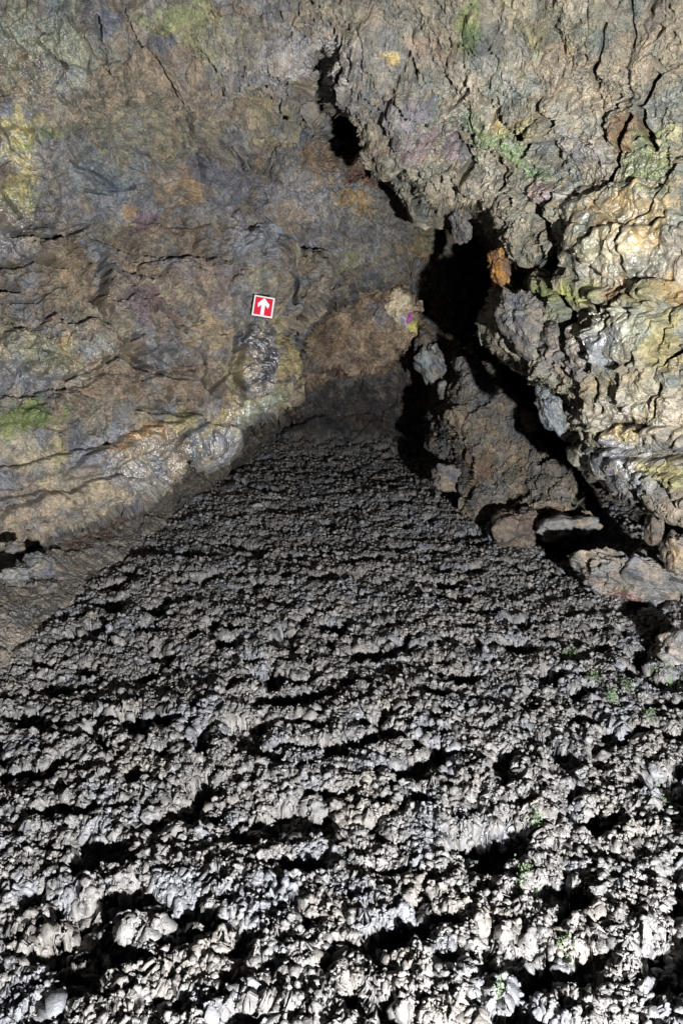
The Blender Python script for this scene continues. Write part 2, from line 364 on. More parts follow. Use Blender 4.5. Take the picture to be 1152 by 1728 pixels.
# raised slabs, noses and folds of the walls: (px, py, rx, ry, angle, height)
BUMP = [(225, 520, 95, 42, 48, .11), (90, 590, 120, 50, -8, .10), (435, 612, 34, 72, 4, .08), (484, 600, 14, 100, 2, .04), (350, 590, 60, 50, 0, .06), (345, 480, 80, 40, 10, .06), (60, 690, 90, 26, -10, .08), (150, 670, 120, 26, -20, .07), (220, 755, 140, 20, -24, .10),
        (70, 790, 120, 20, -14, .08), (120, 845, 160, 20, -14, .10), (345, 745, 60, 28, -28, .10), (30, 860, 90, 22, -10, .08), (200, 285, 90, 34, 5, .09), (385, 300, 40, 50, 10, .07), (310, 320, 36, 40, 0, .05), (20, 300, 46, 90, 0, .12), (470, 300, 46, 26, -5, .07), 
        (120, 60, 110, 50, 10, .06), (270, 150, 140, 36, -10, .06), (420, 100, 90, 34, 20, .07), (250, 240, 120, 16, 4, .05), (330, 400, 120, 26, 5, .06), (120, 430, 80, 26, 0, .06), (585, 110, 18, 60, 8, .10), (455, 440, 40, 60, -20, .07),
        (700, 185, 50, 42, 30, .13), (640, 110, 50, 60, 30, .07), (735, 85, 36, 50, 10, .06), (690, 245, 80, 26, -5, .08), (740, 285, 90, 26, 25, .08), (800, 110, 45, 70, 10, .06), (900, 120, 60, 110, -15, .06), (870, 230, 70, 50, 20, .07), (965, 215, 50, 60, 0, .07), (1060, 210, 34, 44, 10, .10), (1090, 290, 60, 60, 0, .07),
        (1110, 90, 40, 90, 15, .06), (1000, 70, 60, 70, 0, .05), (914, 325, 16, 30, -10, .06), (938, 325, 14, 26, 10, .06), (840, 330, 60, 26, 25, .08), (1045, 370, 110, 60, 0, .10), (1045, 432, 55, 42, 0, .12), (985, 425, 34, 40, 0, .10), (1110, 440, 46, 60, 0, .10), (965, 495, 60, 24, 10, .08), (1090, 500, 70, 24, -5, .12),
        (1075, 570, 80, 46, 5, .13), (990, 590, 44, 44, 0, .09), (960, 640, 60, 34, 35, .08), (1030, 660, 34, 60, 15, .09), (1100, 670, 46, 66, 0, .11), (1000, 720, 50, 26, 30, .08), (1090, 735, 80, 20, 4, .12), (1080, 785, 100, 22, 14, .13), (1135, 825, 60, 24, 20, .12)]
for (bx_, by_, rx, ry, an, hh) in BUMP:
    ca, sa = math.cos(math.radians(an)), math.sin(math.radians(an)); R0 = 2 * max(rx, ry)
    i0, i1 = np.searchsorted(gy, [by_ - R0, by_ + R0]); j0, j1 = np.searchsorted(gx, [bx_ - R0, bx_ + R0])
    dx = PX[i0:i1, j0:j1] - bx_; dy = PY[i0:i1, j0:j1] - by_
    r = np.sqrt(((dx * ca + dy * sa) / rx) ** 2 + ((-dx * sa + dy * ca) / ry) ** 2) + nz[i0:i1, j0:j1] * 0.45
    d[i0:i1, j0:j1] += (1.0 if bx_ < 560 else 0.75 if bx_ < 930 else 0.5) * hh * (0.55 * sstep(1.08, 0.88, r) + 0.45 * np.sqrt(np.clip(1 - r * r, 0, 1)))
lat = np.stack([perlin(flat, 10, 301), perlin(flat, 10, 302), perlin(flat, 10, 303)], -1) * 0.02 + np.stack([perlin(flat, 30, 304), perlin(flat, 30, 305), perlin(flat, 30, 306)], -1) * 0.007
V = (P + N_ * d[..., None]).reshape(-1, 3) + lat
VAULT = V.reshape(PX.shape + (3,))

LEFTDARK = 0.7
col = base_cols(flat, 0, [BROWN, (0.19, 0.18, 0.165), (0.26, 0.23, 0.17), (0.175, 0.18, 0.195)], 3.0).reshape(PX.shape + (3,))
# the right half of the vault is paler and more olive
tR = sstep(560, 760, PX + nz * 80) * sstep(900, 700, PY)
colR = base_cols(flat, 5, [(0.25, 0.22, 0.165), (0.23, 0.22, 0.165), (0.33, 0.30, 0.23), (0.18, 0.195, 0.165)], 2.4).reshape(PX.shape + (3,))
col = col * (1 - tR[..., None]) + colR * tR[..., None]
LC = [(270, 150, 260, 90, -5, (0.27, 0.235, 0.165), .7), (450, 390, 90, 80, 0, (0.22, 0.235, 0.27), .85), (370, 300, 110, 50, 10, (0.16, 0.17, 0.205), .8), (260, 340, 120, 40, 0, (0.19, 0.20, 0.22), .75), (500, 100, 90, 60, 0, (0.24, 0.235, 0.235), .7), (90, 280, 80, 60, 0, (0.18, 0.18, 0.18), .6), (60, 80, 130, 70, 0, (0.22, 0.26, 0.20), .7), (25, 190, 40, 30, 0, (0.30, 0.34, 0.42), .5), (20, 230, 50, 45, -30, YELL, .9), (20, 290, 30, 50, 0, YELL, .8), (60, 240, 70, 14, -20, GREEN, .7),
      (40, 330, 45, 30, 0, (0.26, 0.29, 0.12), .6), (50, 280, 30, 60, 0, (0.27, 0.26, 0.28), .7), (300, 20, 70, 30, 0, (0.20, 0.26, 0.10), .7), (350, 60, 60, 35, 0, (0.26, 0.28, 0.13), .6), (280, 120, 150, 60, 0, (0.26, 0.20, 0.15), .5),
      (420, 90, 90, 50, 0, (0.22, 0.22, 0.23), .6), (560, 100, 70, 50, 0, (0.24, 0.24, 0.25), .5), (180, 290, 80, 40, 0, (0.16, 0.20, 0.22), .8), (240, 230, 150, 45, 0, (0.24, 0.23, 0.15), .5),
      (380, 290, 45, 40, 0, (0.13, 0.13, 0.15), .8), (310, 320, 32, 36, 0, OCHRE, .7), (300, 300, 25, 22, 0, TAN, .6), (260, 375, 30, 25, 0, (0.16, 0.09, 0.14), .7), (230, 355, 22, 12, 0, OCHRE, .7),
      (480, 210, 50, 35, 0, (0.30, 0.27, 0.15), .6), (470, 300, 40, 26, 0, (0.20, 0.25, 0.30), .8), (400, 230, 30, 20, 0, GREY, .6),
      (100, 480, 110, 60, 0, (0.20, 0.14, 0.08), .6), (300, 440, 120, 50, 0, (0.19, 0.14, 0.10), .6), (215, 510, 60, 45, 40, PURP, .85), (255, 530, 50, 30, 45, (0.16, 0.10, 0.10), .6), (280, 590, 60, 38, 35, (0.20, 0.21, 0.23), .8),
      (80, 590, 110, 45, -5, (0.20, 0.20, 0.12), .8), (95, 575, 30, 18, 0, OCHRE, .5), (140, 595, 30, 20, 0, (0.24, 0.25, 0.28), .5), (30, 640, 40, 40, 0, BLUE, .7), (45, 705, 50, 28, 0, (0.12, 0.18, 0.05), .9), (15, 720, 40, 30, 0, (0.18, 0.22, 0.07), .8),
      (180, 650, 110, 40, -20, (0.18, 0.12, 0.08), .8), (350, 570, 50, 40, 0, (0.32, 0.23, 0.11), .7), (330, 650, 60, 40, 0, (0.16, 0.11, 0.07), .8), (400, 560, 30, 30, 0, TAN, .5), (345, 500, 60, 40, 0, (0.22, 0.16, 0.14), .6),
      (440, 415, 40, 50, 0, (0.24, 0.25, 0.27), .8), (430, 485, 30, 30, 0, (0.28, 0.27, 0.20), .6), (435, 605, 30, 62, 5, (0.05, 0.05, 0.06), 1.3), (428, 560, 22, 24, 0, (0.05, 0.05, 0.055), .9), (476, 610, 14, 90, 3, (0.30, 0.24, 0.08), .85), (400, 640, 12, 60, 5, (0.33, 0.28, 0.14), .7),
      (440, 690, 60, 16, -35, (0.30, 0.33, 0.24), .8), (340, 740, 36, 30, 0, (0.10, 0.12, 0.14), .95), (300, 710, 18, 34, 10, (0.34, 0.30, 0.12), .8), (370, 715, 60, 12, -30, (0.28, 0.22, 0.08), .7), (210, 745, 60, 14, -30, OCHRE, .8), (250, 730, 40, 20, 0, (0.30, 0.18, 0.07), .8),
      (90, 770, 18, 40, 10, (0.40, 0.36, 0.18), .6), (130, 750, 22, 22, 0, BLUE, .7), (60, 800, 70, 10, -15, (0.10, 0.11, 0.13), .7), (20, 760, 50, 30, 0, (0.40, 0.37, 0.28), .6), (100, 840, 120, 22, -12, (0.30, 0.24, 0.16), .8), (30, 880, 50, 30, 0, (0.34, 0.27, 0.19), .7), (200, 840, 50, 12, -20, (0.32, 0.27, 0.2), .6),
      # right side
      (700, 180, 45, 40, 30, (0.22, 0.20, 0.24), .9), (715, 240, 30, 30, 0, (0.25, 0.16, 0.17), .7), (765, 245, 22, 20, 0, (0.20, 0.14, 0.23), .6), (730, 90, 40, 30, 0, (0.30, 0.22, 0.17), .7), (790, 40, 28, 40, 10, (0.15, 0.22, 0.06), .85), (890, 50, 60, 45, 0, (0.36, 0.33, 0.15), .6), (665, 85, 15, 12, 0, (0.5, 0.36, 0.06), .6),
      (840, 90, 50, 50, 0, (0.30, 0.29, 0.27), .6), (1000, 100, 140, 80, 0, (0.34, 0.27, 0.18), .7), (1110, 40, 60, 60, 0, (0.35, 0.28, 0.21), .6), (800, 200, 35, 25, 0, (0.16, 0.24, 0.14), .8), (845, 235, 50, 45, 20, (0.16, 0.26, 0.09), .8), (870, 280, 50, 26, 20, (0.15, 0.27, 0.10), .8), (890, 215, 30, 35, 0, (0.48, 0.40, 0.20), .7), (860, 195, 26, 25, 0, (0.38, 0.27, 0.10), .6),
      (1060, 215, 34, 34, 0, (0.28, 0.15, 0.06), .85), (965, 240, 50, 30, 0, (0.33, 0.31, 0.32), .6), (1080, 285, 45, 60, 10, (0.13, 0.19, 0.06), .85), (1120, 235, 40, 30, 0, (0.25, 0.28, 0.14), .7), (1120, 170, 40, 40, 0, (0.26, 0.28, 0.27), .6), (915, 325, 18, 22, 0, (0.36, 0.24, 0.21), .9), (937, 325, 14, 18, 0, (0.33, 0.32, 0.33), .9),
      (1050, 370, 90, 45, 0, (0.42, 0.28, 0.11), .85), (1100, 355, 50, 40, 0, (0.36, 0.30, 0.18), .7), (1045, 425, 55, 45, 0, (0.44, 0.39, 0.26), .8), (990, 420, 34, 32, 0, (0.33, 0.31, 0.19), .8), (970, 495, 55, 22, 0, (0.26, 0.30, 0.07), .9), (1090, 500, 60, 22, 0, (0.27, 0.26, 0.12), .8), (1050, 490, 22, 30, 0, (0.34, 0.18, 0.07), .7), (1140, 500, 18, 30, 0, (0.45, 0.27, 0.06), .7),
      (1085, 555, 60, 45, 0, (0.32, 0.35, 0.28), .7), (1020, 580, 30, 30, 0, (0.20, 0.22, 0.30), .6), (950, 540, 40, 30, 0, (0.22, 0.22, 0.12), .7), (1130, 580, 30, 50, 0, (0.36, 0.30, 0.10), .8), (960, 610, 40, 40, 0, (0.23, 0.20, 0.22), .7), (1000, 650, 50, 30, 0, (0.34, 0.27, 0.13), .6), (1100, 660, 50, 60, 0, (0.32, 0.29, 0.19), .7),
      (1060, 730, 50, 16, 0, (0.42, 0.31, 0.12), .7), (1030, 760, 50, 22, 20, (0.22, 0.23, 0.27), .8), (1130, 800, 50, 16, 10, (0.34, 0.31, 0.10), .8), (1060, 800, 50, 20, 20, (0.22, 0.24, 0.28), .7), (1110, 760, 60, 12, 0, (0.14, 0.15, 0.18), .6), (970, 690, 30, 50, -30, (0.27, 0.24, 0.17), .6), (1000, 740, 20, 30, 0, (0.22, 0.22, 0.15), .5)]
col = blobs(PX, PY, LC, col, flat, 0)
WETC = [(1050, 400, 120, 90, 0, 1), (1030, 560, 60, 50, 0, .9), (1080, 700, 90, 60, 0, .6), (1040, 770, 70, 50, 0, 1), (435, 610, 34, 66, 0, 1.0), (345, 740, 50, 26, -20, 1), (415, 690, 60, 22, -30, 1), (20, 370, 40, 60, 0, .9), (20, 240, 45, 60, 0, .7), (250, 770, 120, 60, 0, .75), (60, 100, 100, 90, 0, .6), (1080, 290, 60, 60, 0, .7), (540, 100, 90, 60, 0, .55), (900, 230, 260, 160, 0, .5), (480, 330, 80, 60, 0, .4), (90, 600, 140, 60, 0, .5)]
wet = np.clip(blobmask(PX, PY, WETC) + 0.18 + 0.25 * nz, 0, 1)
Q = grid_quads(*PX.shape)
qx = PX[:-1, :-1].ravel(); qy = PY[:-1, :-1].ravel(); qs = SD[:-1, :-1].ravel(); qn = nz[:-1, :-1].ravel()
keep = qs < 62
fl_left = keep & (qx < 560) & (qy > 395 + (qx * -0.12) + qn * 25)
fl_right = keep & (qx >= 560) & (qy > 330 + np.clip(1152 - qx, 0, 400) * 0.1 + qn * 25)
fl_ceil = keep & ~fl_left & ~fl_right
cf = chips(col.reshape(-1, 3), cells); wf = wet.ravel()
for nm, kk, lb in (('cave_wall_left', fl_left, 'brown and grey fractured lava wall on the left, carrying the red arrow sign'),
               ('cave_wall_right', fl_right, 'pale olive and ochre wet lava wall bulging in from the right'),
               ('cave_ceiling', fl_ceil, 'low rough lava ceiling with mossy green patches across the top')):
    o = submesh(nm, V, Q, kk, M_WALL, cf, wf); tag(o, lb, kind='structure')
del P, N_, d, lat, col

# ------------------------------------------------------------------ generic rock sheet for the layers behind
def sheet(name, bx, by, zf, poly, pal, patches, wets, seed, st=1.3, amp=1.0, jag=8, w=22, r=0.2, label=None, kind='structure', cat=None, base_wet=0.15, k=0.0042, cut=50, colk=2.2):
    gx = np.arange(bx[0], bx[1], st); gy = np.arange(by[0], by[1], st)
    px, py = np.meshgrid(gx, gy); z = zf(px, py)
    n = fbm(unproj(px, py, z).reshape(-1, 3), 5.0, 4, seed + 400, 0.6).reshape(px.shape)
    if poly is not None:
        sd = poly_sd(px, py, poly) + n * jag; z = curl(sd, z, w, r, k)
    else: sd = np.full(px.shape, -100.0)
    P = unproj(px, py, z); N = normals(P); fl = P.reshape(-1, 3).astype(f32)
    sm = blobmask(px, py, wets).ravel() * 0.5 if wets else None
    d, cells = rock_disp(fl, amp, seed, 1.0, sm)
    lat = np.stack([perlin(fl, 12, seed + 301), perlin(fl, 12, seed + 302), perlin(fl, 12, seed + 303)], -1) * 0.015 * amp
    V = (P + N * d.reshape(px.shape)[..., None]).reshape(-1, 3) + lat
    col = base_cols(fl, seed, pal, colk).reshape(px.shape + (3,))
    col = chips(blobs(px, py, patches, col, fl, seed, 1.0).reshape(-1, 3), cells)
    wt = np.clip((blobmask(px, py, wets).ravel() if wets else 0) + base_wet + 0.2 * n.ravel(), 0, 1)
    Q = grid_quads(*px.shape); keep = sd[:-1, :-1].ravel() < cut
    o = submesh(name, V, Q, keep, M_WALL, col, wt); tag(o, label, cat, kind=kind)
    return o, V.reshape(px.shape + (3,))

BACK_Z = rbf([(600, 240, 5.6), (645, 280, 5.7), (350, 350, 4.7), (400, 300, 4.68), (480, 250, 4.65), (540, 230, 4.5), (560, 290, 4.7), (620, 320, 4.85), (680, 330, 4.9), (440, 400, 4.85), (500, 350, 4.9), (540, 440, 5.4), (640, 470, 6.0), (600, 520, 7.5),
    (600, 360, 5.3), (700, 370, 5.6), (640, 430, 5.8), (560, 480, 5.9), (720, 460, 6.3), (620, 550, 7.9), (740, 560, 7.6), (690, 470, 7.2), (500, 600, 7.8), (600, 660, 8.6), (700, 660, 8.4),
    (500, 170, 4.8), (540, 130, 5.0), (560, 170, 5.2), (820, 420, 7.0), (900, 500, 7.4), (850, 700, 7.6), (1000, 850, 5.8), (1152, 900, 4.8), (1300, 950, 4.4), (1000, 650, 6.6), (1152, 700, 5.6), (600, 800, 9.3), (400, 700, 9), (900, 900, 8), (900, 300, 6.0), (1152, 1000, 5.0)])
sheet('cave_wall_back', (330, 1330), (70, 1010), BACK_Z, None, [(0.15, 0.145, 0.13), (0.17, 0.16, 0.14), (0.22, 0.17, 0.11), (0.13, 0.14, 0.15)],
    [(590, 690, 150, 50, 0, (0.05, 0.046, 0.045), .95), (700, 640, 60, 30, 0, (0.06, 0.05, 0.045), .9), (560, 270, 60, 35, 0, (0.22, 0.15, 0.09), .8), (640, 290, 50, 22, 0, (0.16, 0.06, 0.04), .8), (600, 335, 30, 22, -35, (0.26, 0.17, 0.06), .85), (480, 330, 70, 40, 0, (0.20, 0.20, 0.22), .7), (580, 420, 90, 50, -10, (0.21, 0.215, 0.22), .8), (500, 420, 60, 60, 0, (0.22, 0.23, 0.26), .8), (480, 370, 60, 22, -20, (0.24, 0.19, 0.12), .6), (690, 340, 26, 12, 0, (0.26, 0.14, 0.05), .7),  # the first two patches darken the wall below the crumbly block
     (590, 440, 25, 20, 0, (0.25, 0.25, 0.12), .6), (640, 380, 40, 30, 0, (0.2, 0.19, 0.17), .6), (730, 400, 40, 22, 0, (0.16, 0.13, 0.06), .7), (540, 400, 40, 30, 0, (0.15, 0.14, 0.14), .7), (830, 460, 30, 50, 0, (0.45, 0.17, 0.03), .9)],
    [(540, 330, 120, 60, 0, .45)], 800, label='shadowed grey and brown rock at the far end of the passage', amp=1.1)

# brown crumbly block at the end of the passage
BZ = rbf([(490, 640, 7.3), (500, 560, 7.1), (560, 480, 7.0), (650, 478, 6.6), (690, 510, 6.5), (700, 540, 6.6), (706, 575, 6.8), (600, 560, 6.95), (600, 640, 7.3), (660, 600, 7.1), (540, 620, 7.2)])
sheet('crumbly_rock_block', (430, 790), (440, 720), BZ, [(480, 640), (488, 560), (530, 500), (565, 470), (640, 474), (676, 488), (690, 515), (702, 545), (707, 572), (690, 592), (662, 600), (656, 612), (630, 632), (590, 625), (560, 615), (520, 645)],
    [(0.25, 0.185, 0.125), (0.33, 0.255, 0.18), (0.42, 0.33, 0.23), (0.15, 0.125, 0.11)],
    [(540, 560, 40, 40, 0, (0.16, 0.11, 0.06), .6), (675, 515, 32, 42, 10, (0.80, 0.64, 0.45), 1), (660, 550, 40, 30, 0, (0.42, 0.33, 0.23), .6), (640, 530, 22, 14, 70, (0.28, 0.27, 0.30), .7), (683, 541, 5, 12, 0, (0.50, 0.52, 0.62), .9), (691, 534, 4.5, 5.5, 0, (0.60, 0.12, 0.55), 1), (695, 551, 10, 12, 15, (0.85, 0.72, 0.25), 1), (520, 620, 40, 18, 0, (0.10, 0.10, 0.09), .7), (600, 490, 60, 14, 0, (0.30, 0.24, 0.15), .6)],  # pale, pink and yellow corner patches: coloured lamp light put into the rock colour
    None, 900, k=0.03, label='brown crumbly rock block closing the far end, with pale, yellow and pink lamp light painted on one corner', kind=None, cat='rock', amp=0.95, jag=9, w=10, r=0.12, st=1.0, cut=34, colk=4.0)

# lumpy outcrop between the floor and the black cleft
OZ = rbf([(770, 610, 6.0), (750, 700, 5.8), (790, 800, 5.5), (830, 850, 5.3), (900, 850, 5.1), (960, 860, 4.9), (860, 700, 5.7), (930, 780, 5.3), (800, 700, 5.7), (880, 800, 5.3), (900, 920, 4.9)])
sheet('rock_outcrop', (690, 1060), (560, 960), OZ, [(772, 612), (795, 612), (830, 640), (870, 690), (900, 730), (930, 770), (975, 830), (1000, 880), (975, 905), (900, 905), (820, 880), (795, 850), (790, 790), (765, 745), (752, 715), (762, 680), (775, 650)],
    [(0.13, 0.118, 0.10), (0.155, 0.147, 0.13), (0.19, 0.16, 0.12), (0.12, 0.12, 0.125)],
    [(880, 780, 40, 45, 30, (0.21, 0.17, 0.11), .7), (800, 790, 22, 26, 0, (0.12, 0.08, 0.05), .8), (800, 640, 18, 40, -10, (0.25, 0.24, 0.23), .7), (860, 870, 60, 24, 0, (0.3, 0.24, 0.18), .6), (880, 880, 22, 20, 0, (0.26, 0.15, 0.13), .6), (940, 860, 30, 20, 0, (0.32, 0.23, 0.14), .6)],
    None, 1000, label='lumpy brown lava outcrop rising between the rubble floor and the black cleft', kind=None, cat='rock', amp=1.2, jag=12, w=16, r=0.18, st=1.1, cut=40)

# smooth bank along the foot of the left wall
KZ = rbf([(-200, 1330, 2.45), (0, 1150, 3.1), (100, 1050, 3.75), (180, 965, 4.45), (250, 905, 5.1), (330, 835, 6.0), (400, 775, 7.0), (480, 700, 8.6),
          (-200, 1050, 2.9), (0, 950, 3.95), (80, 905, 4.4), (150, 880, 4.9), (250, 835, 5.7), (330, 775, 6.7), (420, 715, 8.0), (490, 660, 9.3), (-250, 850, 3.3), (0, 850, 4.4), (200, 800, 5.8)])
sheet('side_bank', (-250, 540), (600, 1380), KZ, [(-260, 800), (0, 840), (150, 800), (300, 730), (480, 640), (505, 668), (470, 712), (405, 772), (330, 838), (255, 902), (205, 950), (165, 985), (120, 1035), (95, 1070), (50, 1105), (0, 1150), (-100, 1240), (-260, 1370)],
    [(0.12, 0.105, 0.088), (0.14, 0.126, 0.106), (0.17, 0.15, 0.12), (0.10, 0.098, 0.095)],
    [(70, 1060, 80, 16, -42, (0.16, 0.14, 0.12), .8), (180, 960, 80, 10, -40, (0.13, 0.115, 0.10), .8), (30, 1000, 50, 26, -20, (0.07, 0.055, 0.04), .7), (170, 900, 60, 14, -25, (0.08, 0.055, 0.035), .8), (60, 990, 40, 20, 0, (0.14, 0.13, 0.12), .6)],
    [(150, 980, 300, 200, 0, .3)], 1200, k=0.02, r=0.10, w=12, jag=7, amp=0.6, cut=26, st=1.3, label='smooth brown lava bank along the foot of the left wall')

# ------------------------------------------------------------------ floor
def trend(F):
    x = F[:, 0]; y = F[:, 1]
    wob = fbm(F, 1.3, 3, 501)
    xl = -1.42 + 0.05 * (y - 2.9) + 0.12 * wob
    xr = np.interp(y, [0, 3.5, 4.2, 5.6, 6.6, 9.3], [1.7, 1.52, 1.3, 1.02, 0.90, 1.0]) + 0.12 * perlin(F, 2.5, 505)
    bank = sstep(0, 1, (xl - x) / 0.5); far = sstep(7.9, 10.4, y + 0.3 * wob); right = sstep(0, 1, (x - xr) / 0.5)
    H = 0.05 * wob + 0.10 * bank + 0.92 * far + 0.10 * right
    return H, bank, far, wob
# big black hollows seen in the photograph (photo px, py, rx, ry)
FH = [(850, 1430, 55, 32), (1005, 1395, 42, 24), (510, 1460, 48, 20), (185, 1440, 34, 28), (250, 1530, 40, 26), (300, 1590, 32, 28), (140, 1475, 30, 14), (620, 1255, 60, 10), (700, 1310, 45, 10), (480, 1190, 50, 14), (850, 1310, 24, 30), (1040, 1255, 30, 16), (1080, 1110, 28, 14),
      (930, 1150, 24, 18), (650, 1465, 40, 12), (560, 1340, 40, 10), (770, 1610, 50, 16), (905, 1640, 35, 34), (340, 1260, 20, 24), (230, 1235, 20, 22), (460, 1150, 22, 20), (260, 1040, 26, 12), (190, 1030, 22, 16), (150, 1130, 30, 12), (560, 1265, 80, 8), (350, 1330, 24, 16), (330, 945, 34, 9),
      (640, 1105, 55, 8), (560, 1060, 40, 8), (880, 1100, 30, 12), (950, 930, 36, 22), (980, 1530, 34, 20), (660, 1570, 34, 18), (380, 1660, 26, 16), (90, 1600, 34, 14), (40, 1420, 26, 12), (400, 1420, 26, 12), (1130, 1480, 24, 14), (1110, 1600, 30, 14), (820, 1580, 30, 12), (730, 1515, 24, 9), (60, 1230, 40, 12), (110, 1290, 28, 9), (520, 1560, 30, 12), (1060, 1040, 24, 12), (740, 1180, 36, 10), (980, 1220, 26, 10), (390, 1100, 26, 10)]
def lumps(F):
    """ridges across the passage, hollows and fist-sized lumps of the clinker"""
    wv = np.stack([perlin(F, 6, 511), perlin(F, 6, 512), perlin(F, 6, 513)], -1)
    Fw = F + wv * 0.05
    tn = sstep(1.5, 2.6, F[:, 1])[:, None]
    Fe = Fw * (np.array([0.8, 1.1, 1.0], f32) * (1 - tn) + np.array([0.5, 1.4, 1.0], f32) * tn).astype(f32)
    midk = sstep(1.3, 0.4, np.abs(F[:, 0])) * sstep(1.5, 2.3, F[:, 1])
    ridge = perlin(Fe, 4.6, 520) * 0.6 + perlin(Fe, 8.5, 521) * 0.5 * (0.5 + midk)
    hf_ = 0.22 * perlin(F, 34, 529)
    hole = sstep(0.08, 0.18, perlin(Fw * np.array([0.8, 1.15, 1], f32), 6.5, 522) + 0.55 * perlin(Fw, 17, 523) + hf_)
    hol2 = sstep(0.08, 0.18, perlin(Fw * np.array([0.75, 1.2, 1], f32), 20, 524) + 0.35 * perlin(F, 44, 525) + hf_)
    fx, fy, _ = to_px(F * np.array([1, 1, 0], f32))
    nn = perlin(F, 16, 540) * 0.45 + perlin(F, 45, 541) * 0.25
    big = np.zeros(len(F), f32)
    for (hx, hy, rx, ry) in FH:
        near = np.where((np.abs(fx - hx) < 1.6 * rx) & (np.abs(fy - hy) < 1.6 * ry))[0]
        rr = np.hypot((fx[near] - hx) / rx / 1.12, (fy[near] - hy + 4) / ry / 1.15) + nn[near]
        big[near] = np.maximum(big[near], sstep(1.05, 0.8, rr))
    rp = np.sin((F[:, 1] / 0.21 + 0.7 * perlin(F, 1.6, 526) + 0.45 * perlin(F, 5, 527)) * 6.2832)
    ridge = ridge * 0.8 + rp * 0.36 * midk * (0.5 + 0.5 * sstep(-0.3, 0.3, perlin(F, 2.2, 528)))
    return 0.012 * ridge - 0.062 * hole * (1 - 0.5 * big) - 0.042 * hol2 - 0.13 * big, np.maximum(np.maximum(hole, big), hol2 * 0.8), Fw
rows = np.concatenate([np.linspace(632, 1728, 1250), np.linspace(1729, 2600, 160)])     # denser near the camera
ang = PITCH + np.arctan((rows - 864) / FPX)
DIST = CAM_H / np.tan(np.maximum(ang, math.radians(4.0)))
S = np.linspace(-0.86, 0.86, 1250)
YY, SS = np.meshgrid(DIST, S, indexing='ij')
W_ = (YY * CP + CAM_H * SP) * 0.72
F = np.stack([SS * W_, YY, np.zeros_like(YY)], -1).reshape(-1, 3).astype(f32)
h1 = (trend(F)[0] + lumps(F)[0]).reshape(YY.shape)
# even the rows out over steep faces
Z1 = YY * CP - (h1 - CAM_H) * SP
sl = np.hypot(np.diff(-rows)[:, None] * 0 + np.abs(np.diff(rows))[:, None], np.diff(h1, axis=0) / Z1[1:] * FPX * 0.9)
def blur(a, n, ax):
    c = np.cumsum(np.concatenate([np.repeat(np.take(a, [0], ax), n + 1, ax), a, np.repeat(np.take(a, [-1], ax), n, ax)], ax), ax)
    m = a.shape[ax]
    return (np.take(c, np.arange(2 * n + 1, 2 * n + 1 + m), ax) - np.take(c, np.arange(0, m), ax)) / (2 * n + 1)
for _ in range(2): sl = blur(blur(sl, 14, 1), 6, 0)
cum = np.concatenate([np.zeros((1, YY.shape[1])), np.cumsum(sl, 0)])
Y2 = np.empty_like(YY); tt = np.linspace(0, 1, len(rows))
for c in range(YY.shape[1]):
    r2 = np.interp(tt * cum[-1, c], cum[:, c], rows)
    Y2[:, c] = CAM_H / np.tan(np.maximum(PITCH + np.arctan((r2 - 864) / FPX), math.radians(4.0)))
YY = Y2; W_ = (YY * CP + CAM_H * SP) * 0.72
F = np.stack([SS * W_, YY, np.zeros_like(YY)], -1).reshape(-1, 3).astype(f32)
x = F[:, 0]; y = F[:, 1]
H, bank, far, wob = trend(F); L1, hollow, Fw = lumps(F)
F3 = F.copy(); F3[:, 2] = H + L1                      # detail is taken on the lumpy surface, so it wraps round the sides
w3 = np.stack([perlin(F3, 25, 514), perlin(F3, 25, 515), perlin(F3, 25, 516)], -1)
a = worley(F3 + w3 * 0.012, 17, 530); b_ = worley(F3 + w3 * 0.008, 38, 531); c_ = worley(F3 + w3 * 0.004, 85, 532)
def dome(f): return np.sqrt(np.maximum(1 - (f[:, 0] / 0.9) ** 2, 0)) * sstep(0, 0.25, f[:, 1] - f[:, 0])
clink = (0.006 + 0.013 * a[:, 2]) * dome(a) + (0.005 + 0.011 * b_[:, 2]) * dome(b_) + (0.003 + 0.008 * c_[:, 2]) * dome(c_) + 0.008 * fbm(F3, 30, 3, 580, 0.6)
bk = worley(F * np.array([0.5, 1.2, 1], f32) + w3 * 0.02, 5, 550)
bankd = 0.03 * (bk[:, 2] - 0.5) * sstep(0, .3, bk[:, 1] - bk[:, 0]) + 0.02 * bk[:, 3] + 0.022 * fbm(F3, 7, 5, 551, 0.55) + 0.004 * dome(c_) + 0.01 * dome(b_)
fk = worley(F * np.array([0.5, 1.0, 1], f32) + w3 * 0.03, 2.6, 560)
fard = 0.10 * (fk[:, 2] - 0.5) + 0.08 * fk[:, 3] - 0.07 * (1 - sstep(0, 0.07, fk[:, 1] - fk[:, 0])) + 0.05 * fbm(F, 6, 5, 561, 0.6)
tb = sstep(0.02, 0.14, bank); tf = sstep(0.0, 0.3, far)
h = H + (L1 + clink) * (1 - tb) * (1 - tf) + bankd * tb * (1 - tf) + fard * tf
rk = np.zeros(len(F), f32); rcell = np.full((len(F), 4), 0.5, f32)
sub = np.where((tb > 0) | (tf > 0))[0]
rk_, rc_ = rock_disp(F3[sub], 1.0, 3000); rk[sub] = rk_; rcell[sub] = rc_
bankd = 0.28 * rk; fard = fard * 0.5 + 0.6 * rk
BIG = F.copy(); BIG[:, 2] = H + L1 * (1 - tb) * (1 - tf) + 0.1 * (fk[:, 2] - 0.5) * tf
BGr = BIG.reshape(YY.shape + (3,)).astype(np.float64)
NB = np.cross(blur(np.gradient(BGr, axis=1), 1, 0), blur(np.gradient(BGr, axis=0), 1, 1)); NB /= np.linalg.norm(NB, axis=-1, keepdims=True) + 1e-12
NB[NB[..., 2] < 0] *= -1
